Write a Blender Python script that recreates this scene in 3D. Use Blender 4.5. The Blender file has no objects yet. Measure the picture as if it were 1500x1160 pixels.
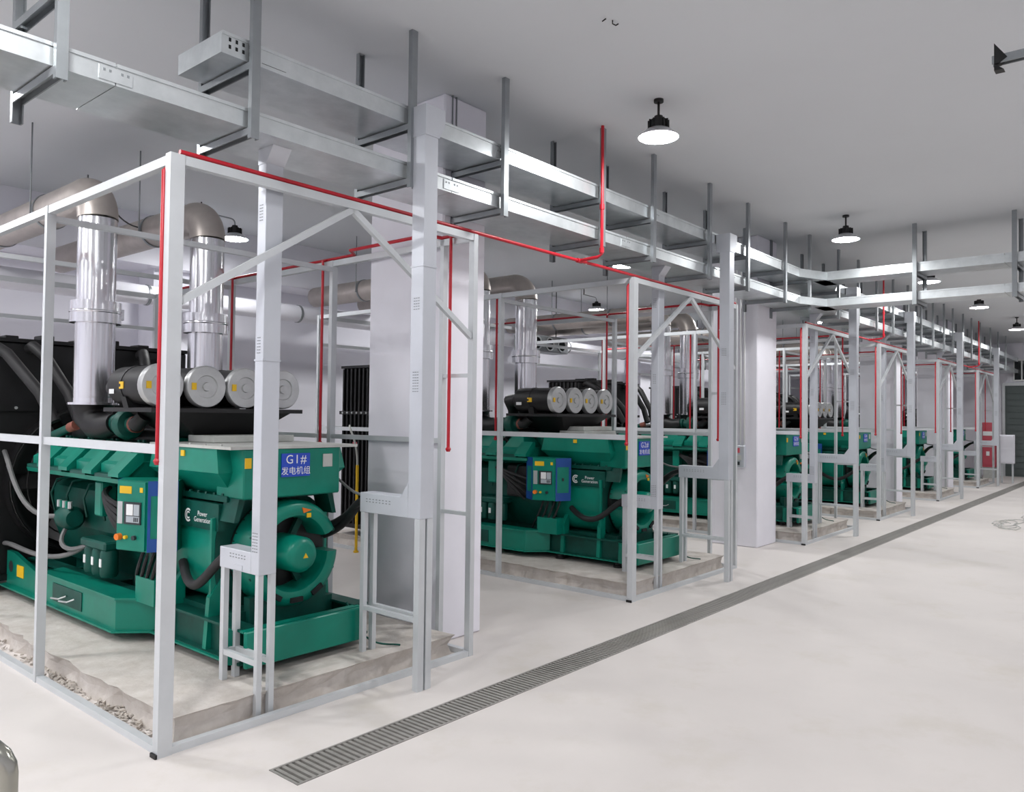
import bpy, bmesh, math, random
from mathutils import Vector, Matrix

# ------------------------------------------------------------------ scale, camera, world
S = 1.5                      # modelling units -> metres
sc = bpy.context.scene
COL = sc.collection
rnd = random.Random(7)

F_PX, YAW, PITCH, ROLL = 1151.8, 0.7012, 0.0248, 0.0117
CAM = Vector((-1.7765, -3.5905, 1.5895))
cam_d = bpy.data.cameras.new('camera')
cam_d.sensor_fit = 'HORIZONTAL'; cam_d.sensor_width = 36.0
cam_d.lens = 36.0 * F_PX / 1500.0
cam_d.clip_end = 200
cam = bpy.data.objects.new('camera', cam_d); COL.objects.link(cam)
d = Vector((math.cos(PITCH)*math.cos(YAW), math.cos(PITCH)*math.sin(YAW), math.sin(PITCH)))
r = d.cross(Vector((0, 0, 1))).normalized(); u = r.cross(d)
r2 = math.cos(ROLL)*r + math.sin(ROLL)*u; u2 = -math.sin(ROLL)*r + math.cos(ROLL)*u
cam.matrix_world = Matrix(((r2.x, u2.x, -d.x, CAM.x*S), (r2.y, u2.y, -d.y, CAM.y*S), (r2.z, u2.z, -d.z, CAM.z*S), (0, 0, 0, 1)))
sc.camera = cam

w = bpy.data.worlds.new('world'); sc.world = w; w.use_nodes = True
w.node_tree.nodes['Background'].inputs[0].default_value = (0.8, 0.85, 1.0, 1)
w.node_tree.nodes['Background'].inputs[1].default_value = 0.05
sc.view_settings.view_transform = 'Standard'
sc.view_settings.look = 'None'
sc.view_settings.gamma = 1.0
sc.view_settings.use_curve_mapping = False
sc.view_settings.exposure = 0.9
sc.cycles.max_bounces = 7; sc.cycles.diffuse_bounces = 6; sc.cycles.glossy_bounces = 3
sc.cycles.caustics_reflective = False; sc.cycles.caustics_refractive = False
LAMP_STRENGTH = 95.0

CEIL = 3.86

# ------------------------------------------------------------------ materials
def lin(c):
    return tuple(((v/255)/12.92 if v/255 <= 0.04045 else ((v/255+0.055)/1.055)**2.4) for v in c)
def mat(name, rgb, rough=0.5, metal=0.0, var=0.06, scale=6.0, bump=0.0, bscale=40.0, emit=None, spec=None, rgb2=None, stretch=None):
    m = bpy.data.materials.new(name); m.use_nodes = True
    nt = m.node_tree; b = nt.nodes['Principled BSDF']
    c = lin(rgb)
    b.inputs['Roughness'].default_value = rough; b.inputs['Metallic'].default_value = metal
    if spec is not None: b.inputs['Specular IOR Level'].default_value = spec
    if emit:
        b.inputs['Base Color'].default_value = (*c, 1)
        b.inputs['Emission Color'].default_value = (*c, 1); b.inputs['Emission Strength'].default_value = emit
        return m
    tc = nt.nodes.new('ShaderNodeTexCoord'); mp = nt.nodes.new('ShaderNodeMapping')
    nt.links.new(tc.outputs['Object'], mp.inputs[0])
    if stretch: mp.inputs['Scale'].default_value = stretch
    n = nt.nodes.new('ShaderNodeTexNoise'); n.inputs['Scale'].default_value = scale; n.inputs['Detail'].default_value = 6
    n.inputs['Roughness'].default_value = 0.6
    nt.links.new(mp.outputs[0], n.inputs['Vector'])
    rp = nt.nodes.new('ShaderNodeValToRGB')
    rp.color_ramp.elements[0].position = 0.3; rp.color_ramp.elements[1].position = 0.72
    c2 = lin(rgb2) if rgb2 else tuple(min(1, v*(1+var)) for v in c)
    c1 = c if rgb2 else tuple(v*(1-var) for v in c)
    rp.color_ramp.elements[0].color = (*c1, 1); rp.color_ramp.elements[1].color = (*c2, 1)
    nt.links.new(n.outputs['Fac'], rp.inputs[0]); nt.links.new(rp.outputs[0], b.inputs['Base Color'])
    if bump:
        n2 = nt.nodes.new('ShaderNodeTexNoise'); n2.inputs['Scale'].default_value = bscale; n2.inputs['Detail'].default_value = 5
        nt.links.new(mp.outputs[0], n2.inputs['Vector'])
        bp = nt.nodes.new('ShaderNodeBump'); bp.inputs['Strength'].default_value = bump; bp.inputs['Distance'].default_value = 0.02
        nt.links.new(n2.outputs['Fac'], bp.inputs['Height']); nt.links.new(bp.outputs[0], b.inputs['Normal'])
    return m
def floor_material():
    m = mat('pale_concrete_floor', (218, 212, 208), 0.55, var=0.05, scale=0.6, bump=0.04, bscale=6)
    nt = m.node_tree; b = nt.nodes['Principled BSDF']
    base = b.inputs['Base Color'].links[0].from_socket
    tc = [n for n in nt.nodes if n.type == 'TEX_COORD'][0]
    n = nt.nodes.new('ShaderNodeTexNoise'); n.inputs['Scale'].default_value = 0.9; n.inputs['Detail'].default_value = 9; n.inputs['Roughness'].default_value = 0.68
    nt.links.new(tc.outputs['Object'], n.inputs['Vector'])
    rp = nt.nodes.new('ShaderNodeValToRGB'); rp.color_ramp.elements[0].position = 0.54; rp.color_ramp.elements[1].position = 0.74
    rp.color_ramp.elements[0].color = (0, 0, 0, 1); rp.color_ramp.elements[1].color = (0.45, 0.45, 0.45, 1)
    nt.links.new(n.outputs['Fac'], rp.inputs[0])
    mx = nt.nodes.new('ShaderNodeMix'); mx.data_type = 'RGBA'
    nt.links.new(rp.outputs[0], mx.inputs['Factor']); nt.links.new(base, mx.inputs['A'])
    mx.inputs['B'].default_value = (*lin((196, 188, 172)), 1)
    nt.links.new(mx.outputs['Result'], b.inputs['Base Color'])
    return m
M = {
 'floor': floor_material(),
 'ceiling': mat('white_ceiling', (217, 221, 225), 0.9, var=0.02, scale=0.5),
 'wall': mat('white_wall', (236, 236, 244), 0.85, var=0.02, scale=0.8),
 'column': mat('white_column_paint', (238, 237, 245), 0.75, var=0.025, scale=2),
 'pad': mat('rough_concrete', (190, 182, 174), 0.9, var=0.1, scale=5, bump=0.5, bscale=14, rgb2=(214, 208, 202)),
 'rubble': mat('broken_concrete', (186, 179, 171), 0.95, var=0.25, scale=12, bump=0.4),
 'steel': mat('white_grey_painted_steel', (206, 210, 213), 0.45, 0.25, var=0.04, scale=4),
 'galv': mat('galvanised_sheet', (205, 211, 213), 0.33, 0.72, var=0.07, scale=5, rgb2=(226, 231, 233)),
 'duct': mat('grey_painted_duct', (205, 209, 216), 0.42, 0.35, var=0.03, scale=4),
 'strut': mat('galvanised_strut', (150, 155, 158), 0.4, 0.6, var=0.06, scale=8),
 'hole': mat('punched_hole', (28, 30, 32), 0.9),
 'clad': mat('polished_aluminium_cladding', (226, 226, 230), 0.2, 0.95, var=0.05, scale=2.2, bump=0.12, bscale=1.1, stretch=(5, 5, 0.25)),
 'clad_dull': mat('dusty_aluminium_cladding', (190, 182, 176), 0.42, 0.7, var=0.12, scale=4),
 'green': mat('green_machine_enamel', (4, 126, 106), 0.36, var=0.12, scale=3, spec=0.4),
 'dgreen': mat('dark_green_machine_enamel', (4, 74, 64), 0.45, var=0.28, scale=5, spec=0.35),
 'lid': mat('dusty_pale_lid', (188, 190, 186), 0.6, var=0.1, scale=6),
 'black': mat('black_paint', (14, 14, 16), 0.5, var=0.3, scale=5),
 'rubber': mat('black_rubber', (30, 30, 32), 0.6, var=0.2),
 'greyhose': mat('grey_conduit', (112, 112, 112), 0.5, var=0.1),
 'cap': mat('brushed_end_cap', (196, 198, 198), 0.38, 0.6, var=0.06, scale=12),
 'blue': mat('blue_enamel', (16, 72, 148), 0.35, var=0.06),
 'sign': mat('blue_sign', (36, 74, 190), 0.45, var=0.04),
 'white': mat('white_print', (238, 240, 240), 0.5, var=0.02),
 'yellow': mat('yellow_sticker', (236, 190, 30), 0.5, var=0.04),
 'orange': mat('orange_plastic', (232, 120, 30), 0.45, var=0.04),
 'red': mat('red_pipe_paint', (188, 24, 42), 0.38, var=0.06),
 'redbox': mat('red_cabinet_paint', (196, 84, 98), 0.45, var=0.06),
 'screen': mat('grey_display', (176, 184, 190), 0.3, var=0.03),
 'bezel': mat('dark_bezel', (42, 48, 52), 0.4, var=0.05),
 'grate': mat('drain_bar_steel', (160, 157, 152), 0.5, 0.3, var=0.15, scale=9),
 'trench': mat('dark_trench', (34, 33, 32), 0.95, var=0.2),
 'lens': mat('lamp_lens', (255, 255, 255), 0.5, emit=LAMP_STRENGTH),
 'shade': mat('lamp_reflector', (215, 216, 220), 0.35, 0.5, var=0.02),
 'rail': mat('stainless_tube', (176, 176, 166), 0.22, 0.95, var=0.04),
 'rust': mat('rusty_hose_end', (130, 74, 62), 0.7, var=0.3, scale=20),
 'door': mat('grey_green_door', (88, 98, 97), 0.6, var=0.08, scale=2),
 'glass': mat('dark_glass', (30, 36, 38), 0.15, var=0.1),
}

# ------------------------------------------------------------------ mesh helpers
class MB:
    """collects faces in modelling units; build() links them as one mesh object"""
    def __init__(s): s.v = []; s.f = []; s.sm = []
    def add(s, vs, fs, smooth=False):
        o = len(s.v); s.v += [tuple(p) for p in vs]
        for f in fs:
            s.f.append([o+i for i in f]); s.sm.append(smooth)
        return s
    def box(s, x0, x1, y0, y1, z0, z1):
        vs = [(x, y, z) for x in (x0, x1) for y in (y0, y1) for z in (z0, z1)]
        return s.add(vs, [(0, 1, 3, 2), (4, 6, 7, 5), (0, 4, 5, 1), (2, 3, 7, 6), (0, 2, 6, 4), (1, 5, 7, 3)])
    def bbox(s, x0, x1, y0, y1, z0, z1, b=0.01, seg=2):
        bm = bmesh.new(); bmesh.ops.create_cube(bm, size=1)
        for v in bm.verts:
            v.co = Vector(((x0+x1)/2+v.co.x*(x1-x0), (y0+y1)/2+v.co.y*(y1-y0), (z0+z1)/2+v.co.z*(z1-z0)))
        bmesh.ops.bevel(bm, geom=bm.edges[:], offset=b, segments=seg, affect='EDGES', profile=0.5)
        bm.verts.index_update()
        s.add([v.co[:] for v in bm.verts], [[v.index for v in f.verts] for f in bm.faces]); bm.free()
        return s
    def bar(s, a, b, wd, h=None, up=(0, 0, 1)):
        a, b = Vector(a), Vector(b); h = wd if h is None else h
        t = (b-a).normalized(); up = Vector(up)
        if abs(t.dot(up)) > 0.99: up = Vector((0, 1, 0))
        x = t.cross(up).normalized(); y = x.cross(t)
        vs = [p + x*(i*wd/2) + y*(j*h/2) for p in (a, b) for i, j in ((-1, -1), (1, -1), (1, 1), (-1, 1))]
        return s.add(vs, [(3, 2, 1, 0), (4, 5, 6, 7)] + [(i, (i+1) % 4, 4+(i+1) % 4, 4+i) for i in range(4)])
    def channel(s, a, b, wd, h, t, open_dir):
        """U-shaped strut between a and b, open towards open_dir"""
        a, b, o = Vector(a), Vector(b), Vector(open_dir).normalized()
        ax = (b-a).normalized(); x = ax.cross(o).normalized()
        pr = [(-wd/2, h/2), (-wd/2, -h/2), (wd/2, -h/2), (wd/2, h/2), (wd/2-t, h/2), (wd/2-t, -h/2+t), (-wd/2+t, -h/2+t), (-wd/2+t, h/2)]
        vs = [p + x*i + o*j for p in (a, b) for i, j in pr]
        return s.add(vs, [(0, 1, 6, 7), (1, 2, 5, 6), (2, 3, 4, 5), (15, 14, 9, 8), (14, 13, 10, 9), (13, 12, 11, 10)] + [(i, 8+i, 8+(i+1) % 8, (i+1) % 8) for i in range(8)])
    def tube(s, pts, rad, seg=10, caps=True):
        pts = [Vector(p) for p in pts]
        rads = rad if isinstance(rad, (list, tuple)) else [rad]*len(pts)
        vs = []; prev = None
        for i, p in enumerate(pts):
            t = (pts[min(i+1, len(pts)-1)]-pts[max(i-1, 0)]).normalized()
            if prev is None:
                ref = Vector((0, 0, 1)) if abs(t.z) < 0.9 else Vector((1, 0, 0))
                x = t.cross(ref).normalized()
            else:
                x = (prev - t*prev.dot(t)).normalized()
            prev = x; y = t.cross(x)
            for k in range(seg):
                a = 2*math.pi*k/seg
                vs.append(p + x*math.cos(a)*rads[i] + y*math.sin(a)*rads[i])
        n = len(pts)
        fs = [(i*seg+k, i*seg+(k+1) % seg, (i+1)*seg+(k+1) % seg, (i+1)*seg+k) for i in range(n-1) for k in range(seg)]
        s.add(vs, fs, True)
        if caps:
            s.add(vs[:seg], [list(range(seg))[::-1]]); s.add(vs[-seg:], [list(range(seg))])
        return s
    def lathe(s, prof, c, axis='z', seg=28, smooth=True):
        """profile [(radius, height)] turned about an axis through c"""
        vs = []
        for rr, h in prof:
            for k in range(seg):
                a = 2*math.pi*k/seg; p, q = rr*math.cos(a), rr*math.sin(a)
                if axis == 'z': vs.append((c[0]+p, c[1]+q, c[2]+h))
                elif axis == 'y': vs.append((c[0]+p, c[1]+h, c[2]+q))
                else: vs.append((c[0]+h, c[1]+p, c[2]+q))
        for i in range(len(prof)-1):
            fs = []
            for k in range(seg):
                q = (i*seg+k, i*seg+(k+1) % seg, (i+1)*seg+(k+1) % seg, (i+1)*seg+k)
                fs.append(q[::-1] if axis == 'y' else q)
            o = len(s.v)
            vv = vs[i*seg:(i+2)*seg]
            s.add(vv, [[j-i*seg for j in f] for f in fs], smooth)
        return s
    def arc_ring(s, prof, c, a0, a1, seg=24):
        """closed profile [(radius, y)] swept about the y axis between two angles, ends capped"""
        n = len(prof); vs = []
        for k in range(seg+1):
            a = math.radians(a0+(a1-a0)*k/seg)
            for rr, h in prof: vs.append((c[0]+rr*math.cos(a), c[1]+h, c[2]+rr*math.sin(a)))
        s.add(vs, [(k*n+i, k*n+(i+1) % n, (k+1)*n+(i+1) % n, (k+1)*n+i) for k in range(seg) for i in range(n)], True)
        return s.add(vs[:n]+vs[-n:], [list(range(n)), list(range(n, 2*n))[::-1]])
    def prism(s, poly, axis, a, b):
        """2D polygon extruded along an axis between a and b"""
        def P(p, h):
            return {'x': (h, p[0], p[1]), 'y': (p[0], h, p[1]), 'z': (p[0], p[1], h)}[axis]
        n = len(poly); vs = [P(p, a) for p in poly] + [P(p, b) for p in poly]
        return s.add(vs, [list(range(n))[::-1], list(range(n, 2*n))] + [(i, (i+1) % n, n+(i+1) % n, n+i) for i in range(n)])
    def frustum(s, r0, z0, r1, z1):
        vs = [(r0[i], r0[j], z0) for i, j in ((0, 2), (1, 2), (1, 3), (0, 3))] + [(r1[i], r1[j], z1) for i, j in ((0, 2), (1, 2), (1, 3), (0, 3))]
        return s.add(vs, [(3, 2, 1, 0), (4, 5, 6, 7)] + [(i, (i+1) % 4, 4+(i+1) % 4, 4+i) for i in range(4)])
    def build(s, name, m, parent=None, origin=None, fix=True):
        org = Vector(ORG[parent.name]) if parent else Vector(origin or (0, 0, 0))
        me = bpy.data.meshes.new(name)
        me.from_pydata([((Vector(p)-org)*S)[:] for p in s.v], [], s.f)
        me.polygons.foreach_set('use_smooth', s.sm)
        if fix:
            bm = bmesh.new(); bm.from_mesh(me)
            bmesh.ops.remove_doubles(bm, verts=bm.verts, dist=1e-5)
            bmesh.ops.recalc_face_normals(bm, faces=bm.faces)
            for e in bm.edges:
                if len(e.link_faces) == 2 and e.calc_face_angle(0) > 0.7: e.smooth = False
            bm.to_mesh(me); bm.free()
        me.materials.append(M[m] if isinstance(m, str) else m)
        o = bpy.data.objects.new(name, me); COL.objects.link(o)
        if parent: o.parent = parent
        else: o.location = org*S
        ORG[o.name] = org[:]
        return o
ORG = {}
def tag(o, label=None, cat=None, group=None, kind=None):
    if label: o['label'] = label
    if cat: o['category'] = cat
    if group: o['group'] = group
    if kind: o['kind'] = kind
    return o
def thing(name, loc, label, cat, group=None):
    o = bpy.data.objects.new(name, None); COL.objects.link(o)
    o.empty_display_size = 0.2
    o.location = Vector(loc)*S; ORG[o.name] = tuple(loc)
    return tag(o, label, cat, group)
def copy_thing(root, shift, label, parent=None):
    c = root.copy(); COL.objects.link(c)
    ORG[c.name] = (Vector(ORG[root.name])+Vector(shift))[:]
    if parent: c.parent = parent
    else: c.location = root.location + Vector(shift)*S; c['label'] = label
    for ch in list(root.children): copy_thing(ch, shift, None, c)
    return c
def share(src, shift, parent):
    """another piece with the same mesh data, moved within the same parent"""
    c = src.copy(); COL.objects.link(c); c.parent = parent
    c.location = src.location + Vector(shift)*S; ORG[c.name] = ORG[src.name]
    return c
def bez(p0, p1, p2, p3, n=12):
    p0, p1, p2, p3 = map(Vector, (p0, p1, p2, p3)); out = []
    for i in range(n+1):
        t = i/n; out.append(p0*(1-t)**3+p1*3*t*(1-t)**2+p2*3*t*t*(1-t)+p3*t**3)
    return out
def arc(c, rad, a0, a1, plane, n=8):
    out = []
    for i in range(n+1):
        a = a0+(a1-a0)*i/n; p, q = rad*math.cos(a), rad*math.sin(a)
        out.append({'yz': (c[0], c[1]+p, c[2]+q), 'xz': (c[0]+p, c[1], c[2]+q)}[plane])
    return out
def text(name, body, size, m, parent, place, spacing=1.0, lines=1.0):
    """flat lettering; place maps text plane (u,v) in modelling units to a point"""
    cu = bpy.data.curves.new(name, 'FONT'); cu.body = body; cu.size = size
    cu.align_x = 'CENTER'; cu.align_y = 'CENTER'; cu.space_character = spacing; cu.space_line = lines
    cu.resolution_u = 3
    to = bpy.data.objects.new('text_tmp', cu); COL.objects.link(to)
    dg = bpy.context.evaluated_depsgraph_get()
    me = bpy.data.meshes.new_from_object(to.evaluated_get(dg))
    vs = [tuple(v.co) for v in me.vertices]; fs = [list(p.vertices) for p in me.polygons]
    bpy.data.objects.remove(to); bpy.data.curves.remove(cu); bpy.data.meshes.remove(me)
    mb = MB(); mb.add([place(v[0], v[1]) for v in vs], fs)
    return mb.build(name, m, parent, fix=False)
ORD = ['first', 'second', 'third', 'fourth', 'fifth', 'sixth', 'seventh', 'eighth', 'ninth', 'tenth', 'eleventh', 'twelfth', 'thirteenth', 'fourteenth',
       'fifteenth', 'sixteenth', 'seventeenth', 'eighteenth', 'nineteenth', 'twentieth', 'twenty-first', 'twenty-second', 'twenty-third', 'twenty-fourth',
       'twenty-fifth', 'twenty-sixth', 'twenty-seventh', 'twenty-eighth', 'twenty-ninth', 'thirtieth']

# ------------------------------------------------------------------ the setting
X0, X1, Y0, Y1 = -6.5, 25.0, -8.0, 6.0
TX0, TY0, TY1 = 0.24, -0.715, -0.495            # drain channel
TX1 = X1 - 0.6
f = MB()
f.box(X0, X1, TY1, Y1, -0.2, 0); f.box(X0, X1, Y0, TY0, -0.2, 0)
f.box(X0, TX0, TY0, TY1, -0.2, 0); f.box(TX1, X1, TY0, TY1, -0.2, 0); f.box(TX0, TX1, TY0, TY1, -0.2, -0.17)
tag(f.build('floor', 'floor', fix=False), 'pale dusty concrete floor of the hall', kind='structure')
tag(MB().box(X0, X1, Y0, Y1, CEIL, CEIL+0.15).build('ceiling', 'ceiling'), 'plain white ceiling of the hall', kind='structure')
tag(MB().box(X0, X1, Y1, Y1+0.15, 0, CEIL).build('wall_back', 'wall'), 'white wall behind the radiators', kind='structure')
tag(MB().box(X0, X1, Y0-0.15, Y0, 0, CEIL).build('wall_front', 'wall'), 'white wall behind the photographer', kind='structure')
tag(MB().box(X0-0.15, X0, Y0, Y1, 0, CEIL).build('wall_left', 'wall'), 'white wall at the near end', kind='structure')
tag(MB().box(X1, X1+0.15, Y0, Y1, 0, CEIL).build('wall_right', 'wall'), 'white wall at the far end of the aisle', kind='structure')
tag(MB().box(X0, X1, 5.45, Y1, 3.28, CEIL).build('trim_1', 'wall'), 'deep white ceiling beam along the back wall', kind='structure')
for k, x in enumerate((2.55, 8.0, 13.6, 19.0)):
    tag(MB().box(x, x+0.45, 5.62, Y1, 0, 3.28).build('trim_%d' % (k+2), 'wall'), 'shallow white pilaster on the back wall', kind='structure')
# columns between the cages
cols = [(2.10, 2.54, 0.33, 1.12), (7.56, 8.16, 0.34, 0.95), (13.9, 14.35, 0.36, 1.0), (18.2, 18.7, 0.34, 1.0)]
cl = ['square white concrete column beside the nearest cage', 'square white column carrying the small switch box', 'white column between the fourth and fifth cages', 'farthest white column before the end wall']
for (a, b, c, e), l in zip(cols, cl):
    tag(MB().bbox(a, b, c, e, 0, CEIL, 0.012, 1).build('column', 'column', origin=((a+b)/2, (c+e)/2, 0)), l, kind='structure')
# far end: grey roller door with a barred window above
dr = tag(MB().box(X1-0.05, X1-0.005, -2.6, 0.2, 0, 2.62).build('door_1', 'door', origin=(X1-0.03, -1.3, 0)), 'dark grey-green door in the far end wall', kind='structure')
for k in range(14): MB().box(X1-0.065, X1-0.05, -2.56, 0.16, 0.06+k*0.18, 0.215+k*0.18).build('slat', 'door', dr)
MB().box(X1-0.08, X1-0.004, 0.2, 0.27, 0, 2.62).build('door_frame', 'steel', dr)
MB().box(X1-0.08, X1-0.004, -2.6, 0.27, 2.62, 2.7).build('door_frame', 'steel', dr)
wn = tag(MB().box(X1-0.03, X1-0.004, -1.6, 0.0, 2.78, 3.35).build('window_1', 'glass', origin=(X1-0.02, -0.8, 2.78)), 'dark barred window above the far door', kind='structure')
for k in range(9): MB().box(X1-0.055, X1-0.03, -1.6+k*0.196, -1.57+k*0.196, 2.78, 3.35).build('window_bar', 'white', wn)
MB().box(X1-0.05, X1-0.03, -1.6, 0.0, 2.75, 2.79).build('window_frame', 'white', wn)
MB().box(X1-0.05, X1-0.03, -1.6, 0.0, 3.34, 3.38).build('window_frame', 'white', wn)

# ------------------------------------------------------------------ drain grating along the aisle
dg_ = thing('trench_drain', (TX0, (TY0+TY1)/2, 0), 'long steel drain grating set in the floor along the aisle', 'drain')
MB().box(TX0+.002, TX1-.002, TY0+.002, TY1-.002, -0.165, -0.15).build('channel_bed', 'trench', dg_)
for a, b in ((TY0+.002, TY0+0.014), (TY1-0.014, TY1-.002)):
    MB().box(TX0+.002, TX1-.002, a, b, -0.15, 0.002).build('edge_angle', 'grate', dg_)
    MB().box(TX0+.014, TX1-.002, min(a, b)+(.012 if a < -.6 else -.003), max(a, b)+(.003 if a < -.6 else -.012), -0.15, -0.05).build('channel_side', 'trench', dg_)
MB().box(TX0+.002, TX0+.014, TY0+.014, TY1-.014, -0.15, 0.002).build('end_angle', 'grate', dg_)
pitch = 0.0335
b0 = MB().box(TX0+0.025, TX0+0.025+0.018, TY0+0.014, TY1-0.014, -0.022, 0.0).build('bar', 'grate', dg_)
for k in range(1, 300): share(b0, (k*pitch, 0, 0), dg_)
rest = MB(); k = 300
while TX0+0.025+k*pitch < TX1-0.05:
    x = TX0+0.025+k*pitch; rest.box(x, x+0.018, TY0+0.014, TY1-0.014, -0.022, 0.0); k += 1
tag(rest.build('far_bars', 'grate', dg_, fix=False), kind='stuff')

# ------------------------------------------------------------------ lamps
def make_lamp(loc, drop, label, bent=False):
    x, y = loc; z = CEIL-drop
    t = thing('high_bay_lamp', (x, y, CEIL), label, 'lamp', 'high bay lamps under the ceiling')
    if bent:
        MB().tube([(x-.42, y, z+.23), (x-.05, y, z+.22)] + [(x-.05+.05*math.sin(a), y, z+.17+.05*math.cos(a)) for a in (.4, .8, 1.2, 1.57)] + [(x, y, z+.14)], 0.008, 8).build('bent_conduit', 'strut', t)
        MB().tube([(x-.40, y, CEIL), (x-.40, y, z+.23)], 0.008, 8).build('hanging_rod', 'black', t)
    else:
        MB().tube([(x, y, CEIL), (x, y, z+0.14)], 0.009, 8).build('hanging_rod', 'black', t)
        MB().lathe([(0.0, 0.0), (0.035, 0.0), (0.035, -0.02), (0.0, -0.02)], (x, y, CEIL), seg=14).build('ceiling_rose', 'black', t)
    hs = MB().lathe([(0.0, 0.15), (0.03, 0.15), (0.035, 0.125), (0.062, 0.12), (0.066, 0.055), (0.0, 0.055)], (x, y, z), seg=20).build('heat_sink', 'black', t)
    fm = MB()
    for k in range(12):
        a = 2*math.pi*k/12; c, s_ = math.cos(a), math.sin(a)
        fm.bar((x+c*.05, y+s_*.05, z+0.09), (x+c*.076, y+s_*.076, z+0.09), 0.006, 0.06)
    fm.build('cooling_fins', 'black', hs)
    MB().lathe([(0.066, 0.06), (0.09, 0.048), (0.135, 0.012), (0.148, 0.0), (0.142, -0.004), (0.128, 0.006), (0.066, 0.052)], (x, y, z), seg=32).build('reflector', 'shade', t)
    MB().lathe([(0.142, -0.003), (0.10, -0.010), (0.0, -0.013)], (x, y, z), seg=32).build('lens', 'lens', t)
    return t
aisle = [(-0.95, -0.78), (3.14, -0.78), (7.25, -0.8), (10.75, -0.88), (14.1, -0.95), (18.35, -0.96), (22.2, -1.0)]
al = ['lamp hanging above the near end of the aisle', 'largest lamp hanging above the drain grating', 'second lamp along the aisle, beyond the largest one', 'aisle lamp half hidden behind the crossing cable trays',
      'aisle lamp hanging beyond the crossing cable trays', 'small far aisle lamp at the right edge', 'farthest lamp near the end wall']
for (x, y), l in zip(aisle, al): make_lamp((x, y), 0.27, l)
for x, l in zip((7.2, 11.0, 14.9, 18.6), ('lamp seen under the trays above the second cage', 'lamp above the third cage behind the column', 'lamp above the fourth cage', 'lamp above the fifth cage')):
    make_lamp((x, 2.06), 0.25, l)
for x, l in zip((-1.0, 2.9, 6.5, 10.1, 13.8, 17.5), ('lamp above the near left corner', 'lamp over the exhaust pipes of the nearest generator', 'lamp hidden behind the nearest column', 'lamp seen through the second cage near the back wall', 'lamp near the back wall behind the third cage', 'lamp near the back wall behind the fourth cage')):
    make_lamp((x, 4.45), 0.33, l, True)
for (x, y), l in zip(((-.8, 2.06), (-4.7, -.78), (-4.7, 2.06), (-4.7, 4.45), (-4.9, -4.6), (-2.7, .7), (-2.7, 3.3)), ('lamp just left of the nearest cage', 'near end lamp in line with the aisle lamps', 'near end lamp beside the left wall', 'near end lamp by the back wall', 'near end lamp of the open side', 'added unseen fill lamp left of the nearest cage front', 'added unseen fill lamp left of the nearest radiator')):  # last two are added out of view to brighten the column and ceiling
    make_lamp((x, y), 0.25, l)
for k, x in enumerate((-2.4, 1.6, 5.6, 9.6, 13.6, 17.6)):
    make_lamp((x, -4.6), 0.27, '%s lamp of the row over the open side of the hall' % ORD[k])

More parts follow.
